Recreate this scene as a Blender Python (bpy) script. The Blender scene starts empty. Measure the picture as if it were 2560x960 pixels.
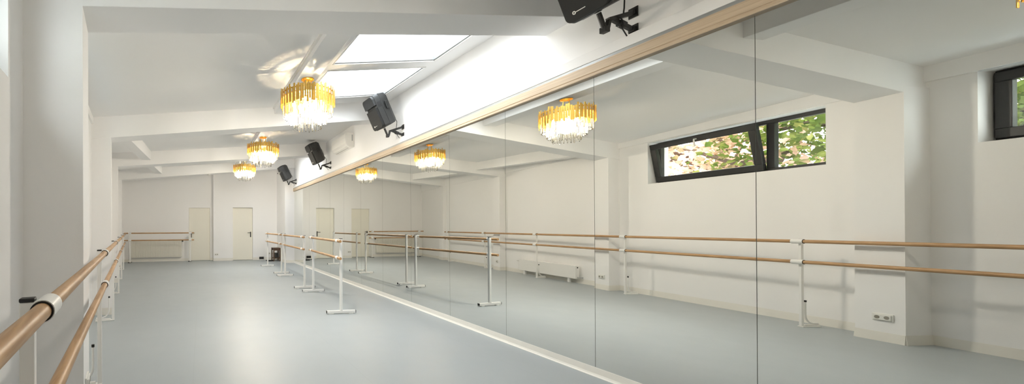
import bpy, bmesh, math, random
from mathutils import Vector, Matrix, Euler
random.seed(7)
S = bpy.context.scene
C = S.collection
PI = math.pi

# ------------------------------------------------------------------ materials
def mat(name, col, rough=0.5, metal=0.0, spec=0.5, noise=0.0, nscale=8.0, bump=0.0, bscale=60.0):
    m = bpy.data.materials.new(name); m.use_nodes = True
    nt = m.node_tree; b = nt.nodes['Principled BSDF']
    b.inputs['Base Color'].default_value = (*col, 1)
    b.inputs['Roughness'].default_value = rough
    b.inputs['Metallic'].default_value = metal
    b.inputs['Specular IOR Level'].default_value = spec
    tc = nt.nodes.new('ShaderNodeTexCoord')
    if noise:
        n = nt.nodes.new('ShaderNodeTexNoise'); n.inputs['Scale'].default_value = nscale
        n.inputs['Detail'].default_value = 4
        r = nt.nodes.new('ShaderNodeMixRGB')
        r.inputs[1].default_value = (*[c * (1 - noise) for c in col], 1)
        r.inputs[2].default_value = (*[min(1, c * (1 + noise)) for c in col], 1)
        nt.links.new(tc.outputs['Object'], n.inputs['Vector'])
        nt.links.new(n.outputs['Fac'], r.inputs[0])
        nt.links.new(r.outputs[0], b.inputs['Base Color'])
    if bump:
        n2 = nt.nodes.new('ShaderNodeTexNoise'); n2.inputs['Scale'].default_value = bscale
        n2.inputs['Detail'].default_value = 3
        bp = nt.nodes.new('ShaderNodeBump'); bp.inputs['Strength'].default_value = bump
        bp.inputs['Distance'].default_value = 0.004
        nt.links.new(tc.outputs['Object'], n2.inputs['Vector'])
        nt.links.new(n2.outputs['Fac'], bp.inputs['Height'])
        nt.links.new(bp.outputs['Normal'], b.inputs['Normal'])
    return m

M = {}
M['wall'] = mat('white_wall_paint', (.915, .905, .897), .75, spec=.2, noise=.012, nscale=1.5, bump=.08, bscale=90)
M['ceil'] = mat('white_ceiling_paint', (.915, .906, .897), .8, spec=.2, noise=.012, nscale=1.5, bump=.06, bscale=90)
M['base'] = mat('cream_cove_skirting', (.83, .805, .745), .45, spec=.35, noise=.03)
M['white_trim'] = mat('white_lacquer', (.82, .80, .77), .35, noise=.01)
M['white_metal'] = mat('white_powder_coat', (.87, .86, .835), .3, noise=.015, nscale=20)
M['plastic_white'] = mat('white_plastic', (.80, .79, .75), .35, noise=.01)
M['ac'] = mat('air_conditioner_plastic', (.86, .84, .80), .35, noise=.01)
M['black'] = mat('black_plastic', (.026, .026, .025), .42, spec=.55, noise=.2, nscale=40, bump=.25, bscale=500)
M['grille'] = mat('black_speaker_grille', (.006, .006, .0055), .6, noise=.25, nscale=90, bump=.6, bscale=700)
M['black_metal'] = mat('black_metal', (.016, .015, .014), .42, spec=.5, noise=.2, nscale=30)
M['rubber'] = mat('black_rubber', (.012, .011, .011), .5, noise=.2, nscale=30)
M['silver'] = mat('silver_print', (.75, .74, .70), .3, metal=.3, noise=.02)
M['rad'] = mat('cream_radiator_enamel', (.81, .785, .725), .4, noise=.01)
M['door'] = mat('cream_door_paint', (.87, .84, .745), .45, noise=.012, nscale=2)
M['grey_strip'] = mat('grey_aluminium_strip', (.42, .43, .43), .35, metal=.6, noise=.04)
M['frame'] = mat('anthracite_window_frame', (.018, .018, .019), .4, noise=.15, nscale=10)
M['gold'] = mat('brushed_gold', (.83, .53, .13), .27, metal=1.0, noise=.08, nscale=30)
M['darkwood'] = mat('dark_brown_wood', (.085, .042, .02), .5, noise=.35, nscale=14)
M['leaf_wood'] = mat('tree_bark', (.10, .065, .045), .9, noise=.4, nscale=20, bump=.6, bscale=40)
M['backing'] = mat('mirror_backing_board', (.34, .34, .31), .6, noise=.05)

def wood(name, a, b_, scale=(1, 1, 14), rough=.42):
    m = bpy.data.materials.new(name); m.use_nodes = True
    nt = m.node_tree; b = nt.nodes['Principled BSDF']
    tc = nt.nodes.new('ShaderNodeTexCoord'); mp = nt.nodes.new('ShaderNodeMapping')
    mp.inputs['Scale'].default_value = scale
    n = nt.nodes.new('ShaderNodeTexNoise'); n.inputs['Scale'].default_value = 3.0; n.inputs['Detail'].default_value = 8
    n.inputs['Distortion'].default_value = .8
    r = nt.nodes.new('ShaderNodeValToRGB')
    r.color_ramp.elements[0].position = .33; r.color_ramp.elements[0].color = (*b_, 1)
    r.color_ramp.elements[1].position = .62; r.color_ramp.elements[1].color = (*a, 1)
    nt.links.new(tc.outputs['Object'], mp.inputs['Vector']); nt.links.new(mp.outputs[0], n.inputs['Vector'])
    nt.links.new(n.outputs['Fac'], r.inputs[0]); nt.links.new(r.outputs[0], b.inputs['Base Color'])
    b.inputs['Roughness'].default_value = rough
    return m
M['oak'] = wood('beech_rail', (.555, .34, .168), (.36, .20, .085), (14, 1.2, 14))
M['trimwood'] = wood('light_oak_trim', (.66, .53, .385), (.56, .43, .30), (30, .8, 30), .5)

# floor: grey vinyl sheets laid lengthwise with faint welded seams
def floor_mat():
    m = bpy.data.materials.new('grey_vinyl'); m.use_nodes = True
    nt = m.node_tree; b = nt.nodes['Principled BSDF']
    tc = nt.nodes.new('ShaderNodeTexCoord')
    n = nt.nodes.new('ShaderNodeTexNoise'); n.inputs['Scale'].default_value = 1.3; n.inputs['Detail'].default_value = 6
    r = nt.nodes.new('ShaderNodeMixRGB'); r.inputs[1].default_value = (.365, .40, .415, 1); r.inputs[2].default_value = (.40, .435, .45, 1)
    nt.links.new(tc.outputs['Object'], n.inputs['Vector']); nt.links.new(n.outputs['Fac'], r.inputs[0])
    sx = nt.nodes.new('ShaderNodeSeparateXYZ'); nt.links.new(tc.outputs['Object'], sx.inputs[0])
    def math_(op, a, bb=None, cc=None):
        k = nt.nodes.new('ShaderNodeMath'); k.operation = op
        for i, v in enumerate((a, bb, cc)):
            if v is None: continue
            if isinstance(v, (int, float)): k.inputs[i].default_value = v
            else: nt.links.new(v, k.inputs[i])
        return k.outputs[0]
    q = math_('ADD', sx.outputs['X'], 20.75)
    q = math_('MODULO', q, 1.5)
    q = math_('SUBTRACT', q, .75)
    q = math_('ABSOLUTE', q)
    q = math_('LESS_THAN', q, .003)
    q = math_('MULTIPLY', q, .22)
    mx = nt.nodes.new('ShaderNodeMixRGB'); nt.links.new(q, mx.inputs[0]); nt.links.new(r.outputs[0], mx.inputs[1])
    mx.inputs[2].default_value = (.30, .32, .32, 1)
    nt.links.new(mx.outputs[0], b.inputs['Base Color'])
    n2 = nt.nodes.new('ShaderNodeTexNoise'); n2.inputs['Scale'].default_value = 3.5; n2.inputs['Detail'].default_value = 3
    nt.links.new(tc.outputs['Object'], n2.inputs['Vector'])
    mr = nt.nodes.new('ShaderNodeMapRange'); mr.inputs['To Min'].default_value = .36; mr.inputs['To Max'].default_value = .46
    nt.links.new(n2.outputs['Fac'], mr.inputs['Value']); nt.links.new(mr.outputs[0], b.inputs['Roughness'])
    b.inputs['Specular IOR Level'].default_value = .38
    return m
M['floor'] = floor_mat()

def mirror_mat():
    m = bpy.data.materials.new('silvered_mirror'); m.use_nodes = True
    nt = m.node_tree; nt.nodes.clear()
    o = nt.nodes.new('ShaderNodeOutputMaterial'); g = nt.nodes.new('ShaderNodeBsdfGlossy')
    g.inputs['Color'].default_value = (.90, .90, .855, 1); g.inputs['Roughness'].default_value = 0.0
    nt.links.new(g.outputs[0], o.inputs[0]); return m
M['mirror'] = mirror_mat()

def glass_mat(name, tint=(1, 1, 1), refl=.08):
    m = bpy.data.materials.new(name); m.use_nodes = True
    nt = m.node_tree; nt.nodes.clear()
    o = nt.nodes.new('ShaderNodeOutputMaterial')
    t = nt.nodes.new('ShaderNodeBsdfTransparent'); t.inputs['Color'].default_value = (*tint, 1)
    g = nt.nodes.new('ShaderNodeBsdfGlossy'); g.inputs['Roughness'].default_value = .02
    mx = nt.nodes.new('ShaderNodeMixShader'); mx.inputs[0].default_value = refl
    nt.links.new(t.outputs[0], mx.inputs[1]); nt.links.new(g.outputs[0], mx.inputs[2]); nt.links.new(mx.outputs[0], o.inputs[0])
    return m
M['glass'] = glass_mat('window_glass', (.97, .98, .97), .05)
M['dim_pane'] = glass_mat('dimmed_skylight_pane', (.78, .79, .80), .04)  # tint added to weaken the daylight coming through the skylights

def crystal_mat():
    m = bpy.data.materials.new('clear_crystal'); m.use_nodes = True
    nt = m.node_tree; nt.nodes.clear()
    o = nt.nodes.new('ShaderNodeOutputMaterial')
    t = nt.nodes.new('ShaderNodeBsdfTransparent'); t.inputs['Color'].default_value = (.96, .95, .92, 1)
    g = nt.nodes.new('ShaderNodeBsdfGlossy'); g.inputs['Roughness'].default_value = .02
    tr = nt.nodes.new('ShaderNodeBsdfTranslucent'); tr.inputs['Color'].default_value = (.95, .92, .86, 1)
    fr = nt.nodes.new('ShaderNodeFresnel'); fr.inputs['IOR'].default_value = 1.45
    m1 = nt.nodes.new('ShaderNodeMixShader'); m1.inputs[0].default_value = .008
    nt.links.new(t.outputs[0], m1.inputs[1]); nt.links.new(tr.outputs[0], m1.inputs[2])
    m2 = nt.nodes.new('ShaderNodeMixShader')
    nt.links.new(fr.outputs[0], m2.inputs[0]); nt.links.new(m1.outputs[0], m2.inputs[1]); nt.links.new(g.outputs[0], m2.inputs[2])
    nt.links.new(m2.outputs[0], o.inputs[0]); return m
M['crystal'] = crystal_mat()

def emit(name, col, s):
    m = bpy.data.materials.new(name); m.use_nodes = True
    nt = m.node_tree; nt.nodes.clear()
    o = nt.nodes.new('ShaderNodeOutputMaterial'); e = nt.nodes.new('ShaderNodeEmission')
    e.inputs[0].default_value = (*col, 1); e.inputs[1].default_value = s
    nt.links.new(e.outputs[0], o.inputs[0]); return m
M['bulb'] = emit('lit_bulb', (1, .88, .66), 8)

def leaf_mat(name, c0, c1, c2, c3):
    m = bpy.data.materials.new(name); m.use_nodes = True
    nt = m.node_tree; nt.nodes.clear()
    o = nt.nodes.new('ShaderNodeOutputMaterial')
    tc = nt.nodes.new('ShaderNodeTexCoord')
    n = nt.nodes.new('ShaderNodeTexNoise'); n.inputs['Scale'].default_value = 2.2; n.inputs['Detail'].default_value = 5
    r = nt.nodes.new('ShaderNodeValToRGB'); e = r.color_ramp.elements
    e[0].position = .30; e[0].color = (*c0, 1)
    e[1].position = .74; e[1].color = (*c3, 1)
    k = r.color_ramp.elements.new(.48); k.color = (*c1, 1)
    k = r.color_ramp.elements.new(.60); k.color = (*c2, 1)
    d = nt.nodes.new('ShaderNodeBsdfDiffuse'); t = nt.nodes.new('ShaderNodeBsdfTranslucent')
    mx = nt.nodes.new('ShaderNodeMixShader'); mx.inputs[0].default_value = .45
    nt.links.new(tc.outputs['Object'], n.inputs['Vector']); nt.links.new(n.outputs['Fac'], r.inputs[0])
    nt.links.new(r.outputs[0], d.inputs[0]); nt.links.new(r.outputs[0], t.inputs[0])
    nt.links.new(d.outputs[0], mx.inputs[1]); nt.links.new(t.outputs[0], mx.inputs[2]); nt.links.new(mx.outputs[0], o.inputs[0])
    return m
M['leaf'] = leaf_mat('green_leaf', (.06, .10, .02), (.13, .18, .04), (.24, .27, .07), (.42, .38, .14))
M['redleaf'] = leaf_mat('turning_leaf', (.14, .17, .05), (.60, .38, .28), (.78, .52, .44), (.90, .68, .58))

# ------------------------------------------------------------------ mesh helpers
def obj(name, bm, m, parent=None, bevel=0, smooth=False, seg=2):
    bmesh.ops.recalc_face_normals(bm, faces=bm.faces)
    me = bpy.data.meshes.new(name); bm.to_mesh(me); bm.free()
    me.materials.append(m)
    if smooth:
        for p in me.polygons: p.use_smooth = True
        me.set_sharp_from_angle(angle=math.radians(40))
    o = bpy.data.objects.new(name, me); C.objects.link(o)
    if parent: o.parent = parent
    if bevel:
        b = o.modifiers.new('bevel', 'BEVEL'); b.width = bevel; b.segments = seg; b.limit_method = 'ANGLE'
        b.angle_limit = math.radians(35)
    return o
def tag(o, label=None, cat=None, group=None, kind=None):
    if label: o['label'] = label
    if cat: o['category'] = cat
    if group: o['group'] = group
    if kind: o['kind'] = kind
    return o
def thing(name, label, cat, loc=(0, 0, 0), rz=0, group=None):
    o = bpy.data.objects.new(name, None); C.objects.link(o); o.location = loc; o.rotation_euler = (0, 0, rz)
    o.empty_display_size = .1
    return tag(o, label, cat, group)
def copy_tree(o, parent=None):
    c = o.copy(); C.objects.link(c)
    if parent: c.parent = parent
    for ch in list(o.children): copy_tree(ch, c)
    return c
def struct(name, bm, m, bevel=0, parent=None, smooth=False):
    o = obj(name, bm, m, parent, bevel, smooth)
    if not parent: o['kind'] = 'structure'
    return o
def NB(): return bmesh.new()
def hexa(bm, p):
    """eight points: bottom loop 0-3, top loop 4-7"""
    v = [bm.verts.new(q) for q in p]
    for f in ((3, 2, 1, 0), (4, 5, 6, 7), (0, 1, 5, 4), (1, 2, 6, 5), (2, 3, 7, 6), (3, 0, 4, 7)):
        bm.faces.new([v[i] for i in f])
def box(bm, x0, x1, y0, y1, z0, z1, T=None):
    p = [(x0, y0, z0), (x1, y0, z0), (x1, y1, z0), (x0, y1, z0), (x0, y0, z1), (x1, y0, z1), (x1, y1, z1), (x0, y1, z1)]
    if T: p = [T(*q) for q in p]
    hexa(bm, p)
def prism(bm, poly, a, b, axis='z', T=None):
    """polygon (u,v) swept along axis from a to b"""
    def P(u, v, w):
        q = {'z': (u, v, w), 'y': (u, w, v), 'x': (w, u, v)}[axis]
        return T(*q) if T else q
    A = [bm.verts.new(P(u, v, a)) for u, v in poly]; B = [bm.verts.new(P(u, v, b)) for u, v in poly]
    n = len(poly); bm.faces.new(A[::-1]); bm.faces.new(B)
    for i in range(n): bm.faces.new((A[i], A[(i + 1) % n], B[(i + 1) % n], B[i]))
def tube(bm, pts, r, n=10, caps=True):
    pts = [Vector(p) for p in pts]; rings = []
    up = None
    for i, p in enumerate(pts):
        t = (pts[min(i + 1, len(pts) - 1)] - pts[max(i - 1, 0)]).normalized()
        if up is None:
            up = Vector((0, 0, 1)) if abs(t.z) < .9 else Vector((1, 0, 0))
        s = t.cross(up).normalized(); up = s.cross(t).normalized()
        rr = r[i] if isinstance(r, (list, tuple)) else r
        rings.append([bm.verts.new(p + (s * math.cos(2 * PI * k / n) + up * math.sin(2 * PI * k / n)) * rr) for k in range(n)])
    for a, b in zip(rings, rings[1:]):
        for k in range(n): bm.faces.new((a[k], a[(k + 1) % n], b[(k + 1) % n], b[k]))
    if caps: bm.faces.new(rings[0][::-1]); bm.faces.new(rings[-1])
def lathe(bm, prof, n=24, c=(0, 0, 0)):
    rings = []
    for r, z in prof:
        if r < 1e-5: rings.append([bm.verts.new((c[0], c[1], c[2] + z))])
        else: rings.append([bm.verts.new((c[0] + r * math.cos(2 * PI * k / n), c[1] + r * math.sin(2 * PI * k / n), c[2] + z)) for k in range(n)])
    for a, b in zip(rings, rings[1:]):
        for k in range(n):
            q = [a[k % len(a)], a[(k + 1) % len(a)], b[(k + 1) % len(b)], b[k % len(b)]]
            u = []
            for w in q:
                if w not in u: u.append(w)
            if len(u) > 2: bm.faces.new(u)
def ring(bm, r0, r1, z0, z1, n=32, c=(0, 0, 0)):
    lathe(bm, [(r0, z0), (r1, z0), (r1, z1), (r0, z1), (r0, z0)], n, c)
    bmesh.ops.remove_doubles(bm, verts=bm.verts, dist=1e-6)
def pipe(bm, p0, p1, r0, r1, n=24):
    """hollow sleeve along a line"""
    p0, p1 = Vector(p0), Vector(p1); t = (p1 - p0).normalized(); up = Vector((0, 0, 1))
    s = t.cross(up).normalized(); up = s.cross(t)
    def R(p, r): return [bm.verts.new(p + (s * math.cos(2 * PI * k / n) + up * math.sin(2 * PI * k / n)) * r) for k in range(n)]
    a, b, c, d = R(p0, r0), R(p0, r1), R(p1, r1), R(p1, r0)
    for u, v in ((a, b), (b, c), (c, d), (d, a)):
        for k in range(n): bm.faces.new((u[k], u[(k + 1) % n], v[(k + 1) % n], v[k]))

# ------------------------------------------------------------------ the room's measurements
# mirror wall lies in x = 0, the room lies in x < 0 and its length runs along +y
AX, AY = -4.526, 2.656                       # a point of the left wall
DX, DY = -.148, .989                         # left wall's direction
def W(s, o, z): return (AX + DX * s + DY * o, AY + DY * s - DX * o, z)
def wx(y): return AX + (y - AY) * DX / DY    # left wall's x at y
BEAMS = [  # soffit z at x=0, slope, near edge y at x=0, width, left column front-near corner (x,y)
    (3.263, .1102, -.75, .355, (-3.60, -.83)),
    (3.263, .1102, 2.854, .355, (-4.188, 2.70)),
    (3.330, .1250, 6.425, .33, (-4.780, 6.25)),
    (3.350, .0957, 10.03, .33, (-5.397, 9.83)),
    (3.530, .0990, 13.62, .33, (-5.990, 13.40)),
    (3.530, .0990, 17.2, .33, (-6.6, 17.0)),
]
SK = .0367
def bz(k, x): return BEAMS[k][0] + BEAMS[k][1] * x
def bn(k, x): return BEAMS[k][2] + SK * x
def bf(k, x): return bn(k, x) + BEAMS[k][3]
H = .33                                      # beam depth below the ceiling
def cz(k, x, y):                             # ceiling height in bay k
    a, b = bf(k, x), bn(k + 1, x); t = (y - a) / (b - a)
    return (1 - t) * bz(k, x) + t * bz(k + 1, x) + H

# ------------------------------------------------------------------ floor, walls
YB = -5.5
bm = NB(); box(bm, -7.6, .4, YB - .3, 16.2, -.12, 0); struct('floor', bm, M['floor'])

bm = NB()
box(bm, .012, .3, YB, 16.0, 0, 2.78); box(bm, 0, .3, YB, 16.0, 2.78, 4.3)
struct('wall_right', bm, M['wall'])
bm = NB(); box(bm, -7.6, .3, YB - .25, YB, 0, 4.3); struct('wall_back', bm, M['wall'])

# left wall with two window openings
W1 = (.78, 3.06, 2.132, 2.915); W2 = (-2.55, -.275, 2.185, 2.925)
bm = NB(); SA, SB, TH = -8.4, 13.6, .42
cuts = [(SA, W2[0], None), (W2[0], W2[1], W2), (W2[1], W1[0], None), (W1[0], W1[1], W1), (W1[1], SB, None)]
for a, b, w in cuts:
    if w is None: box(bm, a, b, -TH, 0, 0, 3.75, W)
    else:
        box(bm, a, b, -TH, 0, 0, w[2], W); box(bm, a, b, -TH, 0, w[3], 3.75, W)
bmesh.ops.remove_doubles(bm, verts=bm.verts, dist=1e-5)
struct('wall_left', bm, M['wall'])
# shallow ring beam at the head of the left wall
bm = NB(); box(bm, SA, SB, -.02, .03, 2.925, 3.7, W); struct('trim_1', bm, M['wall'])

# pilasters of the left wall
for k in range(0, 5):
    cx_, cy_ = BEAMS[k][4]; w = BEAMS[k][3]
    bm = NB(); e = .05 if k == 1 else .0
    x1 = cx_ - .062
    prism(bm, [(wx(cy_) - .1, cy_ - e), (cx_, cy_), (x1, cy_ + w), (wx(cy_ + w) - .1, cy_ + w - e)], 0, bz(k, cx_) + .06)
    struct('pilaster', bm, M['wall'])

# far wall: recessed left part with door 1, right part with door 2
D1 = (-3.885, -3.05, 2.125); D2 = (-2.155, -1.345, 2.135); YF1, YF2, XS = 15.6, 15.3, -2.925
bm = NB()
box(bm, -7.6, D1[0], YF1, YF1 + .4, 0, 4.3); box(bm, D1[1], XS, YF1, YF1 + .4, 0, 4.3); box(bm, D1[0], D1[1], YF1, YF1 + .4, D1[2], 4.3)
box(bm, D1[0], D1[1], YF1 + .16, YF1 + .4, 0, D1[2])
box(bm, XS, D2[0], YF2, YF2 + .7, 0, 4.3); box(bm, D2[1], .3, YF2, YF2 + .7, 0, 4.3); box(bm, D2[0], D2[1], YF2, YF2 + .7, D2[2], 4.3)
box(bm, D2[0], D2[1], YF2 + .2, YF2 + .7, 0, D2[2])
struct('wall_far', bm, M['wall'])

def door(n, x0, x1, zt, y, hx, side):
    bm = NB(); box(bm, x0 + .003, x1 - .003, y, y + .045, .008, zt - .003)
    d = struct('door_%d' % n, bm, M['door'], .004)
    bm = NB(); box(bm, hx - .02, hx + .02, y - .012, y - .0005, .93, 1.15)
    h = obj('handle', bm, M['black_metal'], d, .004)
    bm = NB(); tube(bm, [(hx, y - .005, 1.11), (hx, y - .055, 1.11), (hx + side * .02, y - .06, 1.11), (hx + side * .13, y - .06, 1.11)], .011, 8)
    obj('lever', bm, M['black_metal'], h, 0, True)
    return d
door(1, *D1, YF1 + .05, -3.80, 1)
door(2, *D2, YF2 + .13, -1.42, -1)

# column in front of the mirror's far end
bm = NB(); box(bm, -.345, .05, 13.75, 15.4, 0, 3.75); struct('wall_column', bm, M['wall'])

# skirting: left wall (with the pilasters), far wall
def skirt(bm, p, q, h=.105, t=.007):
    p, q = Vector((*p, 0)), Vector((*q, 0)); d = (q - p).normalized(); n = Vector((d.y, -d.x, 0))
    hexa(bm, [tuple(p + n * -.003), tuple(q + n * -.003), tuple(q + n * (t + .006)), tuple(p + n * (t + .006)),
              tuple(p + n * -.003 + Vector((0, 0, h))), tuple(q + n * -.003 + Vector((0, 0, h))), tuple(q + n * t * .5 + Vector((0, 0, h))), tuple(p + n * t * .5 + Vector((0, 0, h)))])
bm = NB()
def wl(y): return (wx(y), y)
prev = wl(YB)
for k in range(0, 5):
    cx_, cy_ = BEAMS[k][4]; w = BEAMS[k][3]; e = .045 if k == 1 else 0
    a, b, c, d = wl(cy_ - e), (cx_, cy_), (cx_ - .062, cy_ + w), wl(cy_ + w - e)
    for p, q in ((prev, a), (a, b), (b, c), (c, d)): skirt(bm, p, q)
    prev = d
skirt(bm, prev, wl(YF1)); struct('baseboard_left', bm, M['base'])
bm = NB()
for p, q in (((wx(YF1), YF1), (D1[0], YF1)), ((D1[1], YF1), (XS, YF1)), ((XS, YF1), (XS, YF2)), ((XS, YF2), (D2[0], YF2)), ((D2[1], YF2), (-.345, YF2)), ((-.345, YF2), (-.345, 13.75)), ((-.345, 13.75), (.0, 13.75))):
    skirt(bm, p, q)
struct('baseboard_far', bm, M['base'])

# ------------------------------------------------------------------ ceiling: slabs, beams, skylights, joists
SKY = {1: ((-1.77, -.31), [(3.33, 4.60), (4.80, 6.02)]), 3: ((-1.77, -.31), [(10.7, 11.65), (11.85, 12.75)])}
bm = NB()
def slab(bm, k, xs, ys):
    """ceiling patch between x pair and y pair functions"""
    P = [(xs[0], ys[0]), (xs[1], ys[0]), (xs[1], ys[1]), (xs[0], ys[1])]
    pts = []
    for x, y in P:
        yy = y(x if x is not None else -5) if callable(y) else y
        if x is None: x = wx(yy) - .40
        pts.append((x, yy, cz(k, x, yy)))
    hexa(bm, pts + [(x, y, z + .22) for x, y, z in pts])
for k in range(0, 5):
    near = (lambda x, k=k: bf(k, x) - .06); far = (lambda x, k=k: bn(k + 1, x) + .06)
    cols = [None, -3.4, -2.6, -1.9, -1, .15]
    if k in SKY:
        (xa, xb), rows = SKY[k]
        cols = [None, -3.4, -2.6, xa]
        for a, b in zip(cols, cols[1:]): slab(bm, k, (a, b), (near, far))
        slab(bm, k, (xb, .15), (near, far))
        ys = [near] + [v for r in rows for v in r] + [far]
        for i in range(0, len(ys), 2): slab(bm, k, (xa, xb), (ys[i], ys[i + 1]))
    else:
        for a, b in zip(cols, cols[1:]): slab(bm, k, (a, b), (near, far))
# closing slab behind the first beam
hexa(bm, [(-4.3, YB - .3, 2.8), (.15, YB - .3, 3.6), (.15, bn(0, .15) + .05, 3.6), (-4.4, bn(0, -4) + .05, 2.8),
          (-4.3, YB - .3, 3.1), (.15, YB - .3, 3.9), (.15, bn(0, .15) + .05, 3.9), (-4.4, bn(0, -4) + .05, 3.1)])
struct('ceiling', bm, M['ceil'])
for k in range(0, 5):
    bm = NB(); a, b = wx(bn(k, -5)) - .38, .12
    hexa(bm, [(a, bn(k, a), bz(k, a)), (b, bn(k, b), bz(k, b)), (b, bf(k, b), bz(k, b)), (a, bf(k, a), bz(k, a)),
              (a, bn(k, a), bz(k, a) + .5), (b, bn(k, b), bz(k, b) + .5), (b, bf(k, b), bz(k, b) + .5), (a, bf(k, a), bz(k, a) + .5)])
    struct('ceiling_beam', bm, M['ceil'], .004)
# joists that carry the chandeliers
JZ = {0: 3.22, 1: 3.272, 2: 3.335, 3: 3.455}
for k in range(0, 4):
    bm = NB(); x0, x1 = -2.185, -1.925
    ya, yb = bf(k, x0) - .03, bn(k + 1, x0) + .03
    hexa(bm, [(x0, ya, JZ[k]), (x1, ya, JZ[k]), (x1, yb, JZ[k]), (x0, yb, JZ[k]), (x0, ya, JZ[k] + .3), (x1, ya, JZ[k] + .3), (x1, yb, JZ[k] + .3), (x0, yb, JZ[k] + .3)])
    struct('ceiling_joist', bm, M['ceil'], .003)
    # cover strip along the joist's left side
    bm = NB(); za, zb = cz(k, x0, ya + .03), cz(k, x0, yb - .03)
    hexa(bm, [(x0 - .030, ya, za - .028), (x0 + .002, ya, za - .028), (x0 + .002, yb, zb - .028), (x0 - .030, yb, zb - .028),
              (x0 - .030, ya, za + .02), (x0 + .002, ya, za + .02), (x0 + .002, yb, zb + .02), (x0 - .030, yb, zb + .02)])
    struct('trim_%d' % (10 + k), bm, M['white_trim'], .002)
for k in (2, 3):
    bm = NB(); x0, x1 = (-4.85, -4.63) if k == 2 else (-4.94, -4.71)
    ya, yb = bf(k, x0) - .03, bn(k + 1, x0) + .03; za, zb = cz(k, x0, ya) - .2, cz(k, x0, yb) - .2
    hexa(bm, [(x0, ya, za), (x1, ya, za), (x1, yb, zb), (x0, yb, zb), (x0, ya, za + .35), (x1, ya, za + .35), (x1, yb, zb + .35), (x0, yb, zb + .35)])
    struct('ceiling_joist', bm, M['ceil'], .003)

# skylights: curb, frame, seal, pane tinted to hold back daylight
wn = 3
for k in SKY:
    (xa, xb), rows = SKY[k]
    for (ya, yb) in rows:
        def P(x, y, dz): return (x, y, cz(k, x, y) + dz)
        def rim(bm, x0, x1, y0, y1, t, d0, d1):
            for a, b, c, d in ((x0, x0 + t, y0, y1), (x1 - t, x1, y0, y1), (x0 + t, x1 - t, y0, y0 + t), (x0 + t, x1 - t, y1 - t, y1)):
                hexa(bm, [P(a, c, d0), P(b, c, d0), P(b, d, d0), P(a, d, d0), P(a, c, d1), P(b, c, d1), P(b, d, d1), P(a, d, d1)])
        bm = NB(); rim(bm, xa, xb, ya, yb, .012, -.012, .34)
        f = struct('window_%d' % wn, bm, M['white_trim'])
        bm = NB(); rim(bm, xa + .012, xb - .012, ya + .012, yb - .012, .018, .006, .05); obj('seal', bm, M['grey_strip'], f)
        bm = NB(); hexa(bm, [P(xa + .01, ya + .01, .25), P(xb - .01, ya + .01, .25), P(xb - .01, yb - .01, .25), P(xa + .01, yb - .01, .25),
                             P(xa + .01, ya + .01, .262), P(xb - .01, ya + .01, .262), P(xb - .01, yb - .01, .262), P(xa + .01, yb - .01, .262)])
        obj('pane', bm, M['dim_pane'], f)
        wn += 1

# fascia, aluminium strip, oak trim and floor skirting of the mirror wall
bm = NB(); box(bm, -.035, .004, YB, 13.75, 2.792, 2.885); struct('trim_2', bm, M['wall'], .003)
bm = NB(); box(bm, -.028, .011, YB, 13.75, 2.768, 2.793); struct('trim_3', bm, M['grey_strip'])
bm = NB()
prism(bm, [(.011, 2.662), (-.03, 2.662), (-.034, 2.668), (-.034, 2.682), (-.029, 2.685), (-.029, 2.690), (-.036, 2.694), (-.036, 2.752), (-.030, 2.757), (-.030, 2.768), (.011, 2.768)], YB, 13.75, 'y')
struct('trim_4', bm, M['trimwood'])
bm = NB(); prism(bm, [(.011, .0), (-.020, 0), (-.020, .004), (-.012, .012), (-.006, .026), (-.004, .078), (-.002, .080), (.011, .080)], YB, 13.75, 'y'); struct('baseboard_right', bm, M['base'])

# ------------------------------------------------------------------ mirror panels
ORD = ['', 'first', 'second', 'third', 'fourth', 'fifth', 'sixth', 'seventh', 'eighth', 'ninth', 'tenth', 'eleventh', 'twelfth', 'thirteenth']
for i in range(1, 14):
    y0 = -.27 + i
    bm = NB(); box(bm, 0, .006, y0 + .0016, y0 + .9984, .076, 2.668)
    o = obj('mirror_panel', bm, M['mirror'])
    lb = 'tall wall mirror panel, the %s one counted from the right edge of the photo' % ORD[i]
    if i == 1: lb = 'wide mirror panel at the right edge of the photo, beyond the reflected tilted window'
    if i == 2: lb = 'tall mirror panel showing most of the reflected tilted window'
    if i == 3: lb = 'tall mirror panel showing the reflection of the largest chandelier'
    if i == 13: lb = 'last tall mirror panel at the far end, against the white column'
    tag(o, lb, 'mirror', 'mirror panels along the right wall')
bm = NB(); box(bm, .0065, .0118, -.27, 13.74, .076, 2.668); struct('trim_5', bm, M['backing'])

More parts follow.
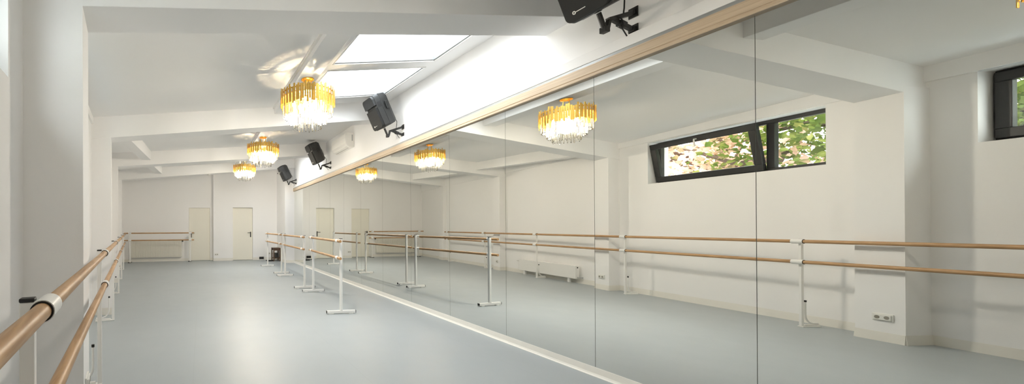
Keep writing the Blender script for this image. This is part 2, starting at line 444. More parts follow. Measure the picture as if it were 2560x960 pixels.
# ------------------------------------------------------------------ windows in the left wall
def win_frame(n, w, mull, tilt):
    s0, s1, z0, z1 = w; oi, oo = -.205, -.275; t = .058
    bm = NB()
    box(bm, s0, s1, oo, oi, z1 - t, z1, W); box(bm, s0, s1, oo, oi, z0, z0 + t, W)
    box(bm, s0, s0 + t, oo, oi, z0 + t, z1 - t, W); box(bm, s1 - t, s1, oo, oi, z0 + t, z1 - t, W)
    box(bm, mull - .045, mull + .045, oo, oi, z0 + t, z1 - t, W)
    f = struct('window_%d' % n, bm, M['frame'], .004)
    bm = NB(); box(bm, s0 + t - .01, mull - .04, -.245, -.235, z0 + t - .01, z1 - t + .01, W); obj('pane', bm, M['glass'], f)
    # tilted sash, hinged at the bottom
    a, b = mull + .035, s1 - .02; ang = math.radians(tilt)
    zb = z0 + .035; ht = z1 - z0 - .06
    def T(s, o, z):
        return W(s, oi + .002 + o * math.cos(ang) + z * math.sin(ang), zb + z * math.cos(ang) - o * math.sin(ang))
    bm = NB(); q = .098; d = .06
    box(bm, a, b, 0, d, 0, q, T); box(bm, a, b, 0, d, ht - q, ht, T); box(bm, a, a + q, 0, d, q, ht - q, T); box(bm, b - q, b, 0, d, q, ht - q, T)
    sh = obj('sash', bm, M['frame'], f, .006)
    bm = NB(); box(bm, a + q - .01, b - q + .01, .02, .03, q - .01, ht - q + .01, T); obj('pane', bm, M['glass'], sh)
    m = (a + b) / 2
    bm = NB(); tube(bm, [T(m, d, ht - .05), T(m, d + .045, ht - .05), T(m, d + .05, ht - .07), T(m, d + .05, ht - .17)], .011, 8)
    obj('handle', bm, M['plastic_white'], sh, 0, True)
    return f
win_frame(1, W1, 1.46, 11)
win_frame(2, W2, -1.7, 0)

# trees outside the windows
def tree(name, label, s0, sp, zc, seed, count, leaf, extra=()):
    rnd = random.Random(seed)
    r = thing(name, label, 'tree', W(s0, -3.4, 0), 0)
    L = Vector(r.location)
    bm = NB()
    def loc(s, o, z): return Vector(W(s, o, z)) - L
    tube(bm, [loc(s0, -3.4, 0), loc(s0 + .1, -3.35, 1.2), loc(s0 - .05, -3.2, 2.3), loc(s0 - .1, -3.1, 4.2)], [.16, .14, .11, .06], 8)
    br = []
    for i in range(9):
        a = rnd.uniform(-1, 1) * sp
        p0 = loc(s0, -3.3, rnd.uniform(1.9, 3.4)); p3 = loc(s0 + a * 1.0 + (.6 if a > 0 else -.6), rnd.uniform(-3.2, -1.3), rnd.uniform(2.2, 4.6))
        mid = (p0 + p3) / 2 + Vector((0, 0, rnd.uniform(.1, .5)))
        q1 = (p0 + mid) / 2 + Vector((0, 0, .06)); q2 = (mid + p3) / 2 + Vector((0, 0, .05))
        tube(bm, [p0, q1, mid, q2, p3], [.055, .045, .036, .024, .01], 6)
        br += [q1, mid, q2, p3]
    for q in extra:
        tube(bm, [loc(*p) for p in q], [.05, .042, .036, .03, .022][:len(q)], 6); br += [loc(*p) for p in q]
    obj('branches', bm, M['leaf_wood'], r, 0, True)
    bm = NB()
    for i in range(count):
        c = rnd.choice(br) if rnd.random() < .45 else loc(s0 + rnd.uniform(-1.2, 1.2) * sp, rnd.uniform(-3.4, -1.1), rnd.uniform(1.9, zc))
        c = c + Vector([rnd.gauss(0, .22) for _ in range(3)])
        e = Euler((rnd.uniform(-1.2, 1.2), rnd.uniform(-1.2, 1.2), rnd.uniform(0, 6.28))).to_matrix(); k = rnd.uniform(.035, .08)
        pts = [(0, -1, 0), (.55, -.35, .12), (.75, .25, .18), (.3, .55, .05), (0, 1.05, -.1), (-.3, .55, .05), (-.75, .25, .18), (-.55, -.35, .12)]
        v = [bm.verts.new(c + e @ (Vector(p) * k)) for p in pts]; ctr = bm.verts.new(c)
        for j in range(8): bm.faces.new((ctr, v[j], v[(j + 1) % 8]))
    lo = obj('foliage', bm, M[leaf], r, 0); lo['kind'] = 'stuff'
    return r
tree('tree', 'tree with pale reddening leaves outside the tilted window pane, seen in the mirror', 4.4, 1.15, 4.4, 3, 3600, 'redleaf',
     [[(2.2, -1.5, 2.46), (2.85, -1.5, 2.50), (3.34, -1.5, 2.77), (4.0, -1.5, 3.05)]])
tree('tree', 'green tree with a bent bough outside the fixed window pane, seen in the mirror', 2.0, .85, 4.4, 8, 4200, 'leaf',
     [[(3.6, -2.2, 2.5), (2.83, -2.2, 2.57), (2.54, -2.2, 2.70), (2.34, -2.2, 2.76), (1.7, -2.2, 2.60)]])
tree('tree', 'dense green tree outside the second window at the right edge of the mirror', -.7, 1.3, 4.8, 5, 8500, 'leaf')
bm = NB(); box(bm, -14, 0, -9, -.45, -.3, -.05, lambda a, b, c: W(a + 8, b, c)); struct('ground', bm, mat('garden_soil', (.12, .10, .06), .95, noise=.3))

# ------------------------------------------------------------------ chandeliers
def rod_bm(r, l, n=6):
    bm = NB(); lathe(bm, [(0, 0), (r * .7, -.004), (r, -.012), (r, -l + .014), (0, -l)], n); return bm
def make_chandelier(label, loc, group):
    t = thing('chandelier', label, 'chandelier', loc, 0, group)
    bm = NB(); lathe(bm, [(0, 0), (.085, 0), (.085, -.012), (.075, -.022), (.02, -.03), (0, -.03)], 28); obj('canopy', bm, M['gold'], t, 0, True)
    bm = NB()
    for a in (0, PI / 2, PI, 3 * PI / 2):
        tube(bm, [(.05 * math.cos(a), .05 * math.sin(a), -.015), (.06 * math.cos(a), .06 * math.sin(a), -.16)], .006, 6)
    for r in (.335, .24, .13):
        ring(bm, r - .012, r, -.262, -.25, 40)
    ring(bm, .325, .337, -.205, -.195, 40)
    for i in range(8):
        a = i * PI / 4; tube(bm, [(.05 * math.cos(a), .05 * math.sin(a), -.16), (.33 * math.cos(a), .33 * math.sin(a), -.255)], .006, 6)
    lathe(bm, [(0, -.248), (.06, -.248), (.06, -.256), (0, -.256)], 32)  # small disc added to block light going straight up
    for i in range(44):        # radial slats added to break the upward light into rays
        a0, a1 = 2 * PI * (i + .12) / 44, 2 * PI * (i + .98) / 44
        hexa(bm, [(r * math.cos(a), r * math.sin(a), z) for z in (-.256, -.250) for r, a in ((.055, a0), (.335, a0), (.335, a1), (.055, a1))])
    obj('ring_frame', bm, M['gold'], t)
    bars = []
    for q in range(3):
        l = (.205, .225, .19)[q]
        bm = NB(); box(bm, -.003, .003, -.0122, .0122, -l, 0); o = obj('gold_bar', bm, M['gold'], t, .001, seg=1); bars.append(o)
    rn = random.Random(4); N = 78
    for i in range(N):
        a = 2 * PI * i / N
        o = bars[i % 3] if i < 3 else bars[i % 3].copy()
        if i >= 3: C.objects.link(o); o.parent = t
        rr = .345 + (.008 if i % 2 else -.006)
        o.location = (rr * math.cos(a), rr * math.sin(a), -.165 + rn.uniform(-.03, .025)); o.rotation_euler = (0, 0, a)
    base = {}
    for q, (r, n, z0, l) in enumerate(((.312, 44, -.27, .235), (.245, 32, -.27, .315), (.175, 24, -.27, .385))):
        m0 = None
        for i in range(n):
            a = 2 * PI * i / n + q * .07
            if m0 is None: m0 = obj('crystal_rod', rod_bm(.0105, l), M['crystal'], t); o = m0
            else: o = m0.copy(); C.objects.link(o); o.parent = t
            o.location = (r * math.cos(a), r * math.sin(a), z0 + rn.uniform(-.006, .010)); o.rotation_euler = (0, 0, a)
    b0 = None
    for i in range(8):
        a = 2 * PI * i / 8 + .2; r = .11 if i % 2 else .2
        if b0 is None:
            bm = NB(); lathe(bm, [(0, -.085), (.012, -.08), (.021, -.06), (.022, -.045), (.014, -.015), (.010, 0), (0, 0)], 12)
            b0 = obj('bulb', bm, M['bulb'], t, 0, True); o = b0
        else: o = b0.copy(); C.objects.link(o); o.parent = t
        o.location = (r * math.cos(a), r * math.sin(a), -.31)
    L = bpy.data.lights.new('chandelier_lamp', 'POINT'); L.energy = LAMP; L.color = (1, .92, .80); L.shadow_soft_size = .11
    lo = bpy.data.objects.new('chandelier_lamp', L); C.objects.link(lo); lo.parent = t; lo.location = (0, 0, -.42)
    L = bpy.data.lights.new('ceiling_ray_spot', 'SPOT'); L.energy = 24; L.color = (1, .76, .44); L.shadow_soft_size = .012  # extra spot added to throw a warm ray fan on the ceiling
    L.spot_size = math.radians(122); L.spot_blend = .15
    lo = bpy.data.objects.new('ceiling_ray_spot', L); C.objects.link(lo); lo.parent = t; lo.location = (0, 0, -.36); lo.rotation_euler = (PI, 0, 0)
    return t
LAMP = 38
GC = 'chandeliers down the middle of the ceiling'
CH = [((-2.05, 4.775, JZ[1]), 'largest gold and crystal chandelier, beside the bright near skylight'),
      ((-2.06, 8.31, JZ[2]), 'middle of the three gold and crystal chandeliers hanging from the ceiling'),
      ((-2.06, 11.926, JZ[3]), 'smallest and farthest gold and crystal chandelier, in front of the far wall'),
      ((-2.05, 1.155, JZ[0]), 'chandelier seen only as a gold tip in the mirror at the top right corner')]
c0 = make_chandelier(CH[0][1], CH[0][0], GC)
for p, lb in CH[1:]:
    c = copy_tree(c0); c.location = p; c['label'] = lb
# the chandelier behind the camera is dimmed
for ch in c.children:
    if ch.type == 'LIGHT': ch.data = ch.data.copy(); ch.data.energy *= .3

# ------------------------------------------------------------------ long double barre on the left wall
PX, PY = -4.29, 3.47; BX, BY = -.1646, .9864
def B(s, o, z): return (PX + BX * s + BY * o, PY + BY * s - BX * o, z)
RU, RL, RO = 1.121, .853, .055
posts = [-4.83, -2.37, 0.01, 2.43, 4.83, 7.13, 9.5]
wb = thing('wall_barre', 'long double wooden barre on white posts running along the left wall', 'ballet barre', B(0, 0, 0), math.atan2(-BX, BY) )
wb.rotation_euler = (0, 0, 0)
ang = math.atan2(BY, BX) - PI / 2
wb.rotation_euler = (0, 0, ang)
# local frame: +y along the wall, +x into the room
ends = [-5.2] + posts[1:-1] + [9.72]
for z in (RU, RL):
    brk = [-5.2] + posts[1:] ; brk[-1] = 9.72
    for a, b in zip(brk, brk[1:]):
        bm = NB(); L_ = b - a
        tube(bm, [(0, 0, 0), (0, L_ * .5, 0), (0, L_ - .001, 0)], .0225, 16)
        o = obj('rail', bm, M['oak'], wb, 0, True); o.location = (RO, a, z)
pm = {}
for i, s in enumerate(posts):
    if i == 0:
        bm = NB(); box(bm, -.0055, .0295, -.013, .013, .012, 1.140); pm['post'] = obj('post', bm, M['white_metal'], wb, .003)
        bm = NB(); box(bm, -.006, .030, -.015, .015, 1.140, 1.151); pm['post_cap'] = obj('post_cap', bm, M['rubber'], wb, .003)
        bm = NB(); box(bm, -.22, .03, -.028, .028, .0, .012); box(bm, -.22, -.02, -.012, .012, .012, .032); pm['foot'] = obj('foot', bm, M['white_metal'], wb, .003)
        bm = NB(); pts = [(-.21, 0, .042), (-.15, 0, .043)] + [(-.15 + .11 * math.sin(q), 0, .043 + .11 * (1 - math.cos(q))) for q in [PI / 2 * j / 6 for j in range(1, 7)]] + [(-.04, 0, .33)]
        tube(bm, pts, .010, 10); pm['brace'] = obj('brace', bm, M['white_metal'], wb, 0, True)
        bm = NB(); tube(bm, [(-.04, 0, .325), (-.04, 0, .347)], .0125, 10); pm['brace_cap'] = obj('brace_cap', bm, M['rubber'], wb, 0, True)
        for z in (RU, RL):
            bm = NB(); pipe(bm, (RO, -.055, z), (RO, .055, z), .0226, .030); box(bm, .024, RO - .022, -.018, .018, z - .016, z + .016)
            pm['collar%g' % z] = obj('collar', bm, M['white_metal'], wb, 0, True)
            bm = NB(); pipe(bm, (RO, -.0575, z), (RO, .0575, z), .0227, .0275); pm['gasket%g' % z] = obj('gasket', bm, M['rubber'], wb, 0, True)
        for o in pm.values(): o.location = (0, s, 0)
    else:
        for o in pm.values():
            c = o.copy(); C.objects.link(c); c.parent = wb; c.location = (0, s, 0)

# double barre in front of the far-left radiator
fb = thing('wall_barre', 'short double wooden barre in front of the fluted radiator on the far wall', 'ballet barre', (-4.95, 15.17, 0))
for z in (1.125, .852):
    bm = NB(); tube(bm, [(-1.31, 0, z), (0, 0, z), (1.275, 0, z)], .0225, 16); o = obj('rail', bm, wood('beech_rail_crosswise', (.555, .34, .168), (.36, .20, .085), (1.2, 14, 14)), fb, 0, True)
for x in (-1.10, 1.125):
    bm = NB(); box(bm, x - .025, x + .025, .03, .07, .012, 1.15); obj('post', bm, M['white_metal'], fb, .003)
    bm = NB(); box(bm, x - .075, x - .05, .28, .31, .012, 1.05); box(bm, x - .075, x + .01, .05, .31, 1.02, 1.05); obj('brace', bm, M['white_metal'], fb, .003)
    bm = NB(); box(bm, x - .08, x + .03, -.02, .34, 0, .014); obj('foot', bm, M['rubber'], fb, .003)
    for z in (1.125, .852):
        bm = NB(); pipe(bm, (x - .055, 0, z), (x + .055, 0, z), .0226, .030); box(bm, x - .018, x + .018, .026, .04, z - .016, z + .016); obj('collar', bm, M['white_metal'], fb, 0, True)
    bm = NB(); box(bm, x - .028, x + .028, .027, .073, 1.15, 1.16); obj('post_cap', bm, M['rubber'], fb, .003)

# ------------------------------------------------------------------ portable barres in front of the mirror
def portable(label, p, q):
    p, q = Vector((*p, 0)), Vector((*q, 0)); L_ = (q - p).length; d = (q - p).normalized()
    t = thing('portable_barre', label, 'ballet barre', tuple(p), math.atan2(d.y, d.x) - PI / 2, 'portable barres in front of the mirror')
    ro = -.045
    for z in (1.118, .858):
        bm = NB(); tube(bm, [(ro, -.13, z), (ro, L_ / 2, z), (ro, L_ + .13, z)], .0215, 16); obj('rail', bm, M['oak'], t, 0, True)
    for y in (0, L_):
        bm = NB(); box(bm, -.02, .02, y - .02, y + .02, .05, 1.15); obj('post', bm, M['white_metal'], t, .004)
        bm = NB(); box(bm, -.022, .022, y - .022, y + .022, 1.15, 1.158); obj('post_cap', bm, M['rubber'], t, .002)
        bm = NB(); box(bm, -.225, .225, y - .02, y + .02, .016, .054); box(bm, -.19, -.12, y - .018, y + .018, .0, .016); box(bm, .12, .19, y - .018, y + .018, .0, .016)
        f = obj('foot', bm, M['white_metal'], t, .004)
        for x in (-.232, .225):
            bm = NB(); box(bm, x, x + .007, y - .021, y + .021, .014, .055); obj('end_cap', bm, M['rubber'], f, .002)
        for z in (1.118, .858):
            bm = NB(); yc = y + (.035 if y == 0 else -.035)
            pipe(bm, (ro, yc - .045, z), (ro, yc + .045, z), .0216, .029); box(bm, ro + .02, -.012, y - .016, y + .016, z - .014, z + .014)
            obj('collar', bm, M['white_metal'], t, 0, True)
portable('nearest white portable barre with two wooden rails, in front of the mirror', (-1.318, 5.514), (-1.163, 7.487))
portable('middle of the three portable barres standing in a row before the mirror', (-1.218, 7.956), (-1.179, 10.068))
portable('farthest of the three portable barres, beside the white column', (-1.154, 10.643), (-1.185, 12.744))

# ------------------------------------------------------------------ loudspeakers on wall brackets
def speaker(label, y):
    t = thing('loudspeaker', label, 'loudspeaker', (-.315, y, 3.045), 0, 'loudspeakers above the mirror')
    t.rotation_euler = (0, -math.radians(25), 0)
    # local: front faces -x, z up
    w, h = .18, .56
    bm = NB()
    def rr(cy_, cz_, r, a0): return [(cy_ + r * math.cos(a0 + PI / 2 * j / 5), cz_ + r * math.sin(a0 + PI / 2 * j / 5)) for j in range(6)]
    outline = rr(w - .05, .05, .05, -PI / 2) + rr(w - .06, h - .06, .06, 0) + rr(-w + .06, h - .06, .06, PI / 2) + rr(-w + .05, .05, .05, PI)
    prism(bm, outline, -.115, -.015, 'x')
    obj('baffle', bm, M['black'], t, .012)
    bm = NB(); P = [(-.02, -w + .004), (.10, -.15), (.165, -.105), (.165, .105), (.10, .15), (-.02, w - .004)]
    def cab(u, v, z):
        k = 1 if z < .3 else 1
        return (u, v, z)
    A = [bm.verts.new((u, v, .0 + (.05 if u > .12 else 0))) for u, v in P]; Bv = [bm.verts.new((u, v, h - (.07 if u > .12 else (.012 if u > 0 else 0)))) for u, v in P]
    bm.faces.new(A[::-1]); bm.faces.new(Bv)
    for i in range(6): bm.faces.new((A[i], A[(i + 1) % 6], Bv[(i + 1) % 6], Bv[i]))
    obj('cabinet', bm, M['black'], t, .02, seg=3)
    bm = NB(); prism(bm, rr(w - .06, .06, .05, -PI / 2) + [(w - .01, .345), (-w + .01, .345)] + rr(-w + .06, .06, .05, PI), -.152, -.11, 'x'); g = obj('grille', bm, M['grille'], t, .006)
    bm = NB(); prism(bm, [(-w + .01, .385), (w - .01, .385)] + rr(w - .07, h - .07, .06, 0) + rr(-w + .07, h - .07, .06, PI / 2), -.155, -.11, 'x'); obj('horn', bm, M['black'], t, .006)
    bm = NB()
    for i in range(6): box(bm, -.10, -.03, -w - .003, -w + .01, .335 + i * .016, .343 + i * .016)
    obj('port', bm, M['grille'], t)
    for sgn in (-1, 1):
        bm = NB(); hy = sgn * .158
        T = lambda a, b, c: (a, hy + b * sgn - .26 * (a - .04) * sgn, c)
        box(bm, .02, .11, -.004, .004, .25, .40, T); hd = obj('handle_recess', bm, M['grille'], t, .003)
        bm = NB(); box(bm, .045, .105, .006, .024, .265, .285, T); box(bm, .045, .105, .006, .024, .375, .395, T); box(bm, .04, .062, .012, .03, .262, .398, T)
        obj('handle', bm, M['black'], hd, .005)
    # the maker's mark on the grille: a ring with a slim bar
    bm = NB(); Tt = Matrix.Rotation(-PI / 2, 4, 'Y')
    b2 = NB(); ring(b2, .006, .014, 0, .002, 20); bmesh.ops.transform(b2, matrix=Matrix.Translation((-.1525, .085, .075)) @ Matrix.Rotation(-PI / 2, 4, 'Y'), verts=b2.verts)
    box(b2, -.1545, -.1515, -.005, .070, .072, .078)
    obj('logo', b2, M['silver'], g)
    bm.free()
    bm = NB(); lathe(bm, [(0, -.006), (.024, -.006), (.026, 0), (.024, .01), (0, .01)], 16, (-.045, 0, 0)); o = obj('pole_socket', bm, M['black_metal'], t, 0, True)
    bm = NB(); box(bm, .15, .185, -.05, .05, .075, .14); k = obj('plug', bm, M['rubber'], t, .01)
    bm = NB(); tube(bm, [(.185, -.01, .10), (.20, -.02, .06), (.20, -.03, .0), (.16, -.035, -.06), (.14, -.03, -.10)], .005, 8); obj('cable', bm, M['rubber'], t, 0, True)
    bm = NB(); tube(bm, [(.15, -.03, .33), (.19, -.035, .30), (.20, -.035, .24), (.185, -.03, .14)], .004, 8); obj('cable', bm, M['rubber'], t, 0, True)
    return t
def bracket(label, y):
    t = thing('speaker_bracket', label, 'bracket', (0, y, 2.98), 0, 'speaker brackets above the mirror')
    up = Vector((-math.sin(math.radians(25)), 0, math.cos(math.radians(25))))
    p = Vector((-.356, 0, .046)) - up * .012; b = p - up * .14
    def bar(bm, a, c, w, h):
        a, c = Vector(a), Vector(c); d = (c - a).normalized(); s = Vector((0, 1, 0)); u = d.cross(s).normalized()
        hexa(bm, [tuple(a - s * w - u * h), tuple(c - s * w - u * h), tuple(c + s * w - u * h), tuple(a + s * w - u * h), tuple(a - s * w + u * h), tuple(c - s * w + u * h), tuple(c + s * w + u * h), tuple(a + s * w + u * h)])
    bm = NB(); bar(bm, (-.004, 0, .075), (-.26, 0, -.012), .018, .017); bar(bm, (-.25, 0, -.01), tuple(b + Vector((.02, 0, .0))), .015, .014); obj('arm', bm, M['black_metal'], t, .004)
    bm = NB(); bar(bm, (-.004, 0, -.065), (-.22, 0, .0), .014, .016); bar(bm, (-.09, 0, -.04), (-.155, 0, -.02), .020, .022); obj('strut', bm, M['black_metal'], t, .004)
    bm = NB(); tube(bm, [tuple(b - up * .012), tuple(p)], .017, 14); obj('pole', bm, M['black_metal'], t, 0, True)
    bm = NB(); box(bm, b.x - .022, b.x + .022, -.026, .026, b.z - .024, b.z + .022); obj('clamp', bm, M['black_metal'], t, .004)
    for z in (.075, -.065):
        bm = NB(); box(bm, -.008, 0, -.035, .035, z - .042, z + .042); box(bm, -.03, -.008, -.022, .022, z - .02, z + .02); obj('wall_plate', bm, M['black_metal'], t, .003)
    bm = NB(); tube(bm, [(-.13, 0, -.03), (-.12, 0, -.06), (-.07, 0, -.12)], .0045, 8); tube(bm, [(-.142, 0, -.042), (-.138, 0, -.054)], .013, 10); obj('lock_lever', bm, M['black_metal'], t, 0, True)
    bm = NB(); tube(bm, [(-.2, -.02, .02), (-.155, -.022, .0), (-.135, -.022, -.03), (-.14, -.02, -.05)], .005, 8); obj('cable', bm, M['rubber'], t, 0, True)
SP = [(2.41, 'nearest black loudspeaker, cut off at the top edge of the photo', 'black speaker bracket nearest the camera, at the top edge of the photo'),
      (5.96, 'loudspeaker showing its side handle, right of the near skylight', 'black bracket carrying the loudspeaker beside the near skylight'),
      (9.66, 'black loudspeaker left of the air conditioner', 'black bracket carrying the loudspeaker beside the air conditioner'),
      (13.38, 'farthest and smallest loudspeaker, beside the white column', 'farthest black speaker bracket, at the end of the oak trim')]
for y, a, b in SP: speaker(a, y); bracket(b, y)

# ------------------------------------------------------------------ air conditioner
t = thing('air_conditioner', 'white split air conditioner high on the wall above the mirror', 'air conditioner', (0, 8.55, 3.15))
bm = NB(); prism(bm, [(0, .0), (-.10, .0), (-.165, .03), (-.205, .085), (-.215, .20), (-.205, .30), (-.18, .325), (0, .325)], -.47, .47, 'y'); obj('housing', bm, M['ac'], t, .008)
bm = NB(); hexa(bm, [(-.108, -.36, -.004), (-.108, .40, -.004), (-.168, .40, .024), (-.168, -.36, .024), (-.105, -.36, .004), (-.105, .40, .004), (-.165, .40, .032), (-.165, -.36, .032)]); obj('louver', bm, M['ac'], t, .002)
bm = NB(); box(bm, -.106, -.098, -.36, .40, -.003, .004); obj('outlet_slot', bm, M['rubber'], t)
bm = NB(); box(bm, -.06, -.035, -.472, -.468, .14, .28); obj('side_grille', bm, M['grey_strip'], t)

# ------------------------------------------------------------------ radiators
def radiator_fluted():
    t = thing('radiator', 'white radiator with fluted front on the far wall behind the short barre', 'radiator', (-5.12, YF1 - .005, 0))
    x0, x1, z0, z1 = -.955, .955, .165, .83
    bm = NB(); box(bm, x0, x1, -.10, -.035, z0, z1); obj('panel', bm, M['rad'], t, .006)
    n = 56; f0 = None
    bm = NB()
    for i in range(n):
        x = x0 + .03 + (x1 - x0 - .06) * (i + .5) / n
        prism(bm, [(x - .011, -.099), (x - .007, -.116), (x + .007, -.116), (x + .011, -.099)], z0 + .03, z1 - .03)
    obj('flutes', bm, M['rad'], t)
    bm = NB()
    for x in (x0 + .3, x1 - .3): box(bm, x - .02, x + .02, -.036, .0, z0 + .08, z1 - .08)
    obj('hanger', bm, M['white_metal'], t)
    bm = NB(); tube(bm, [(x1, -.06, z1 - .03), (x1 + .06, -.06, z1 - .03)], .02, 10); obj('valve', bm, M['rubber'], t, 0, True)
radiator_fluted()
def radiator_low():
    y = 8.13; t = thing('radiator', 'low white flat radiator on feet by the left wall, seen in the mirror', 'radiator', (wx(y) , y, 0), math.atan2(DY, DX) - PI / 2)
    L_ = .95; z0, z1 = .105, .41
    bm = NB(); box(bm, .04, .065, -L_, L_, z0, z1); box(bm, .105, .13, -L_, L_, z0, z1); obj('panel', bm, M['white_metal'], t, .006)
    bm = NB(); box(bm, .06, .11, -L_ + .004, L_ - .004, z1 - .012, z1 - .002); box(bm, .04, .13, -L_ - .002, -L_ + .004, z0 + .01, z1 - .002); box(bm, .04, .13, L_ - .004, L_ + .002, z0 + .01, z1 - .002); obj('cover', bm, M['white_metal'], t, .002)
    for y0 in (-.72, .78):
        bm = NB(); box(bm, .062, .108, y0 - .03, y0 + .03, 0, z0 + .05); obj('leg', bm, M['white_metal'], t, .003)
    bm = NB(); tube(bm, [(.085, -L_ - .002, z1 - .045), (.085, -L_ - .012, z1 - .045)], .014, 10); obj('vent_plug', bm, M['rubber'], t, 0, True)
    bm = NB(); tube(bm, [(.085, -L_ + .02, z0 + .03), (.085, -L_ - .04, z0 + .03), (.05, -L_ - .06, z0 + .03), (.0, -L_ - .06, z0 + .03)], .009, 8); obj('pipe', bm, M['grey_strip'], t, 0, True)
    bm = NB(); tube(bm, [(.085, L_, z1 - .05), (.085, L_ + .13, z1 - .05)], [.014, .02], 10); obj('valve', bm, M['plastic_white'], t, 0, True)
radiator_low()

# ------------------------------------------------------------------ sockets, small devices
def socket(label, loc, rz, two=True):
    """plate faces local -y"""
    t = thing('wall_socket', label, 'wall socket', loc, rz)
    hw = .075 if two else .042
    bm = NB(); box(bm, -hw, hw, -.012, 0, -.042, .042); obj('plate', bm, M['plastic_white'], t, .003)
    bm = NB(); box(bm, -hw + .012, hw - .012, -.022, -.0115, -.03, .03); f = obj('insert', bm, M['plastic_white'], t, .002)
    for x in ((-.034, .034) if two else (0,)):
        b2 = NB(); lathe(b2, [(0, 0), (.019, 0), (.019, .002), (0, .002)], 20); bmesh.ops.transform(b2, matrix=Matrix.Translation((x, -.0238, 0)) @ Matrix.Rotation(-PI / 2, 4, 'X'), verts=b2.verts)
        obj('outlet', b2, mat('socket_well', (.30, .28, .24), .6, noise=.05), f, 0, True)
def onpil(k, f, z):
    cx_, cy_ = BEAMS[k][4]; w = BEAMS[k][3]
    return (cx_ - .062 * f, cy_ + w * f, z)
rp = math.atan2(.355, -.062) 
socket('double wall socket on the near pilaster, reflected at the lower right', onpil(1, .42, .275), rp)
socket('double wall socket on the second pilaster, reflected left of a barre post', onpil(2, .5, .268), rp)
socket('small wall socket on the third pilaster, reflected behind the nearest portable barre', onpil(3, .4, .262), rp, False)
socket('double wall socket between the two cream doors', (-2.81, YF2, .26), 0)
socket('left one of the pair of sockets near the far right corner', (-.70, YF2, .265), 0)
socket('right one of the pair of sockets, beside the small dark table', (-.52, YF2, .265), 0)

t = thing('smoke_detector', 'round white smoke detector under the farthest ceiling beam', 'smoke detector', (-3.14, 13.66, bz(4, -3.14) + .006))
bm = NB(); lathe(bm, [(0, 0), (.055, 0), (.055, -.02), (.04, -.035), (0, -.038)], 24); obj('housing', bm, M['plastic_white'], t, 0, True)
bm = NB(); ring(bm, .035, .05, -.034, -.026, 24); obj('vent', bm, M['grey_strip'], t)

t = thing('security_camera', 'small white camera on the side of the white column near the ceiling', 'camera', (-.345, 14.2, 3.40))
bm = NB(); box(bm, -.03, 0, -.04, .04, -.04, .04); obj('mount', bm, M['plastic_white'], t, .006)
bm = NB(); tube(bm, [(-.02, 0, .0), (-.10, -.03, .0), (-.19, -.07, -.02)], [.03, .035, .035], 14); obj('housing', bm, M['plastic_white'], t, 0, True)
bm = NB(); tube(bm, [(-.188, -.069, -.0195), (-.196, -.0725, -.0215)], .022, 14); obj('lens', bm, M['rubber'], t, 0, True)

t = thing('junction_box', 'small black box on the floor against the far wall, right of a cream door', 'box', (-1.0, YF2 - .04, 0))
bm = NB(); box(bm, -.09, .09, -.035, .028, .035, .13); obj('housing', bm, M['rubber'], t, .004)
bm = NB(); box(bm, -.075, .075, -.03, .02, 0, .036); obj('base', bm, M['plastic_white'], t, .003)

t = thing('side_table', 'small dark wooden table in the far right corner beside the column', 'table', (-.52, 14.75, 0))
bm = NB(); box(bm, -.125, .165, -.24, .24, .49, .52); obj('tabletop', bm, M['darkwood'], t, .004)
for x in (-.105, .145):
    for y in (-.215, .215):
        bm = NB(); box(bm, x - .02, x + .02, y - .02, y + .02, 0, .49); obj('leg', bm, M['darkwood'], t, .003)
bm = NB(); box(bm, -.10, .14, -.225, -.21, .42, .49); box(bm, -.10, .14, .21, .225, .42, .49); obj('apron', bm, M['darkwood'], t)
bm = NB(); box(bm, -.11, .15, -.22, .22, .11, .13); obj('shelf', bm, M['darkwood'], t, .003)
t = thing('equipment_box', 'small black device standing on the lower shelf of the dark table', 'device', (-.50, 14.75, .13))
bm = NB(); box(bm, -.06, .07, -.12, .12, 0, .19); obj('housing', bm, M['black'], t, .008)
bm = NB(); tube(bm, [(0, -.12, .12), (0, -.132, .12)], .03, 14); obj('knob', bm, M['rubber'], t, 0, True)
t = thing('power_strip', 'black power strip lying on the floor beside the dark table', 'power strip', (-.72, 14.6, 0), .2)
bm = NB(); box(bm, -.13, .11, -.03, .03, 0, .045); obj('housing', bm, M['rubber'], t, .006)
bm = NB(); tube(bm, [(-.13, 0, .02), (-.18, .01, .03), (-.2, .03, .05), (-.19, .06, .02)], .012, 8); obj('plug', bm, M['rubber'], t, 0, True)

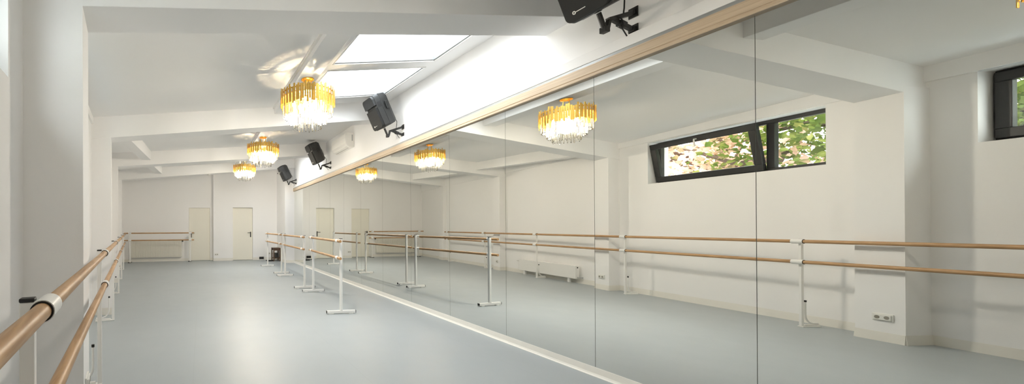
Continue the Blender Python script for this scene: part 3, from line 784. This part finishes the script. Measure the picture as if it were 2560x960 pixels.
# ------------------------------------------------------------------ light
w = bpy.data.worlds.new('sky'); S.world = w; w.use_nodes = True
nt = w.node_tree; bg = nt.nodes['Background']
bg.inputs[0].default_value = (.90, .96, 1.0, 1); bg.inputs[1].default_value = 2.6
def portal(name, pts, energy=0):
    L = bpy.data.lights.new(name, 'AREA'); L.shape = 'RECTANGLE'; L.cycles.is_portal = True
    c = sum((Vector(p) for p in pts), Vector()) / 4
    ux = Vector(pts[1]) - Vector(pts[0]); uy = Vector(pts[3]) - Vector(pts[0])
    L.size = ux.length; L.size_y = uy.length
    z = ux.cross(uy).normalized(); x = ux.normalized(); y = z.cross(x)
    o = bpy.data.objects.new(name, L); C.objects.link(o)
    o.matrix_world = Matrix(((x.x, y.x, z.x, c.x), (x.y, y.y, z.y, c.y), (x.z, y.z, z.z, c.z), (0, 0, 0, 1)))
for k in SKY:
    (xa, xb), rows = SKY[k]
    for ya, yb in rows:
        q = lambda x, y: (x, y, cz(k, x, y) + .40)
        portal('skylight_portal', [q(xa - .1, ya - .1), q(xb + .1, ya - .1), q(xb + .1, yb + .1), q(xa - .1, yb + .1)])
for s0, s1, z0, z1 in (W1, W2):
    portal('window_portal', [W(s0, -.44, z0), W(s1, -.44, z0), W(s1, -.44, z1), W(s0, -.44, z1)])

# ------------------------------------------------------------------ camera
f, cx, cy, yaw, pitch, roll = 946.75, 696.2, 565.26, .2033, .0025, -.0044
cam = bpy.data.cameras.new('camera'); cam.sensor_fit = 'HORIZONTAL'; cam.sensor_width = 36
cam.lens = f / 2560 * 36; cam.shift_x = (1280 - cx) / 2560; cam.shift_y = (cy - 480) / 2560; cam.clip_start = .02
fwd = Vector((math.sin(yaw) * math.cos(pitch), math.cos(yaw) * math.cos(pitch), math.sin(pitch)))
r0 = Vector((math.cos(yaw), -math.sin(yaw), 0)); u0 = r0.cross(fwd)
rt = math.cos(roll) * r0 + math.sin(roll) * u0; up = -math.sin(roll) * r0 + math.cos(roll) * u0
co = bpy.data.objects.new('camera', cam); C.objects.link(co)
co.matrix_world = Matrix(((rt.x, up.x, -fwd.x, -3.4328), (rt.y, up.y, -fwd.y, 0), (rt.z, up.z, -fwd.z, 1.3379), (0, 0, 0, 1)))
S.camera = co
S.view_settings.view_transform = 'Standard'; S.view_settings.look = 'None'; S.view_settings.gamma = 1
S.view_settings.use_curve_mapping = False; S.view_settings.exposure = 2.36
S.cycles.max_bounces = 24; S.cycles.diffuse_bounces = 18; S.cycles.glossy_bounces = 8; S.cycles.transparent_max_bounces = 24
S.cycles.sample_clamp_indirect = 6; S.cycles.caustics_reflective = False; S.cycles.caustics_refractive = False
S.cycles.use_denoising = True
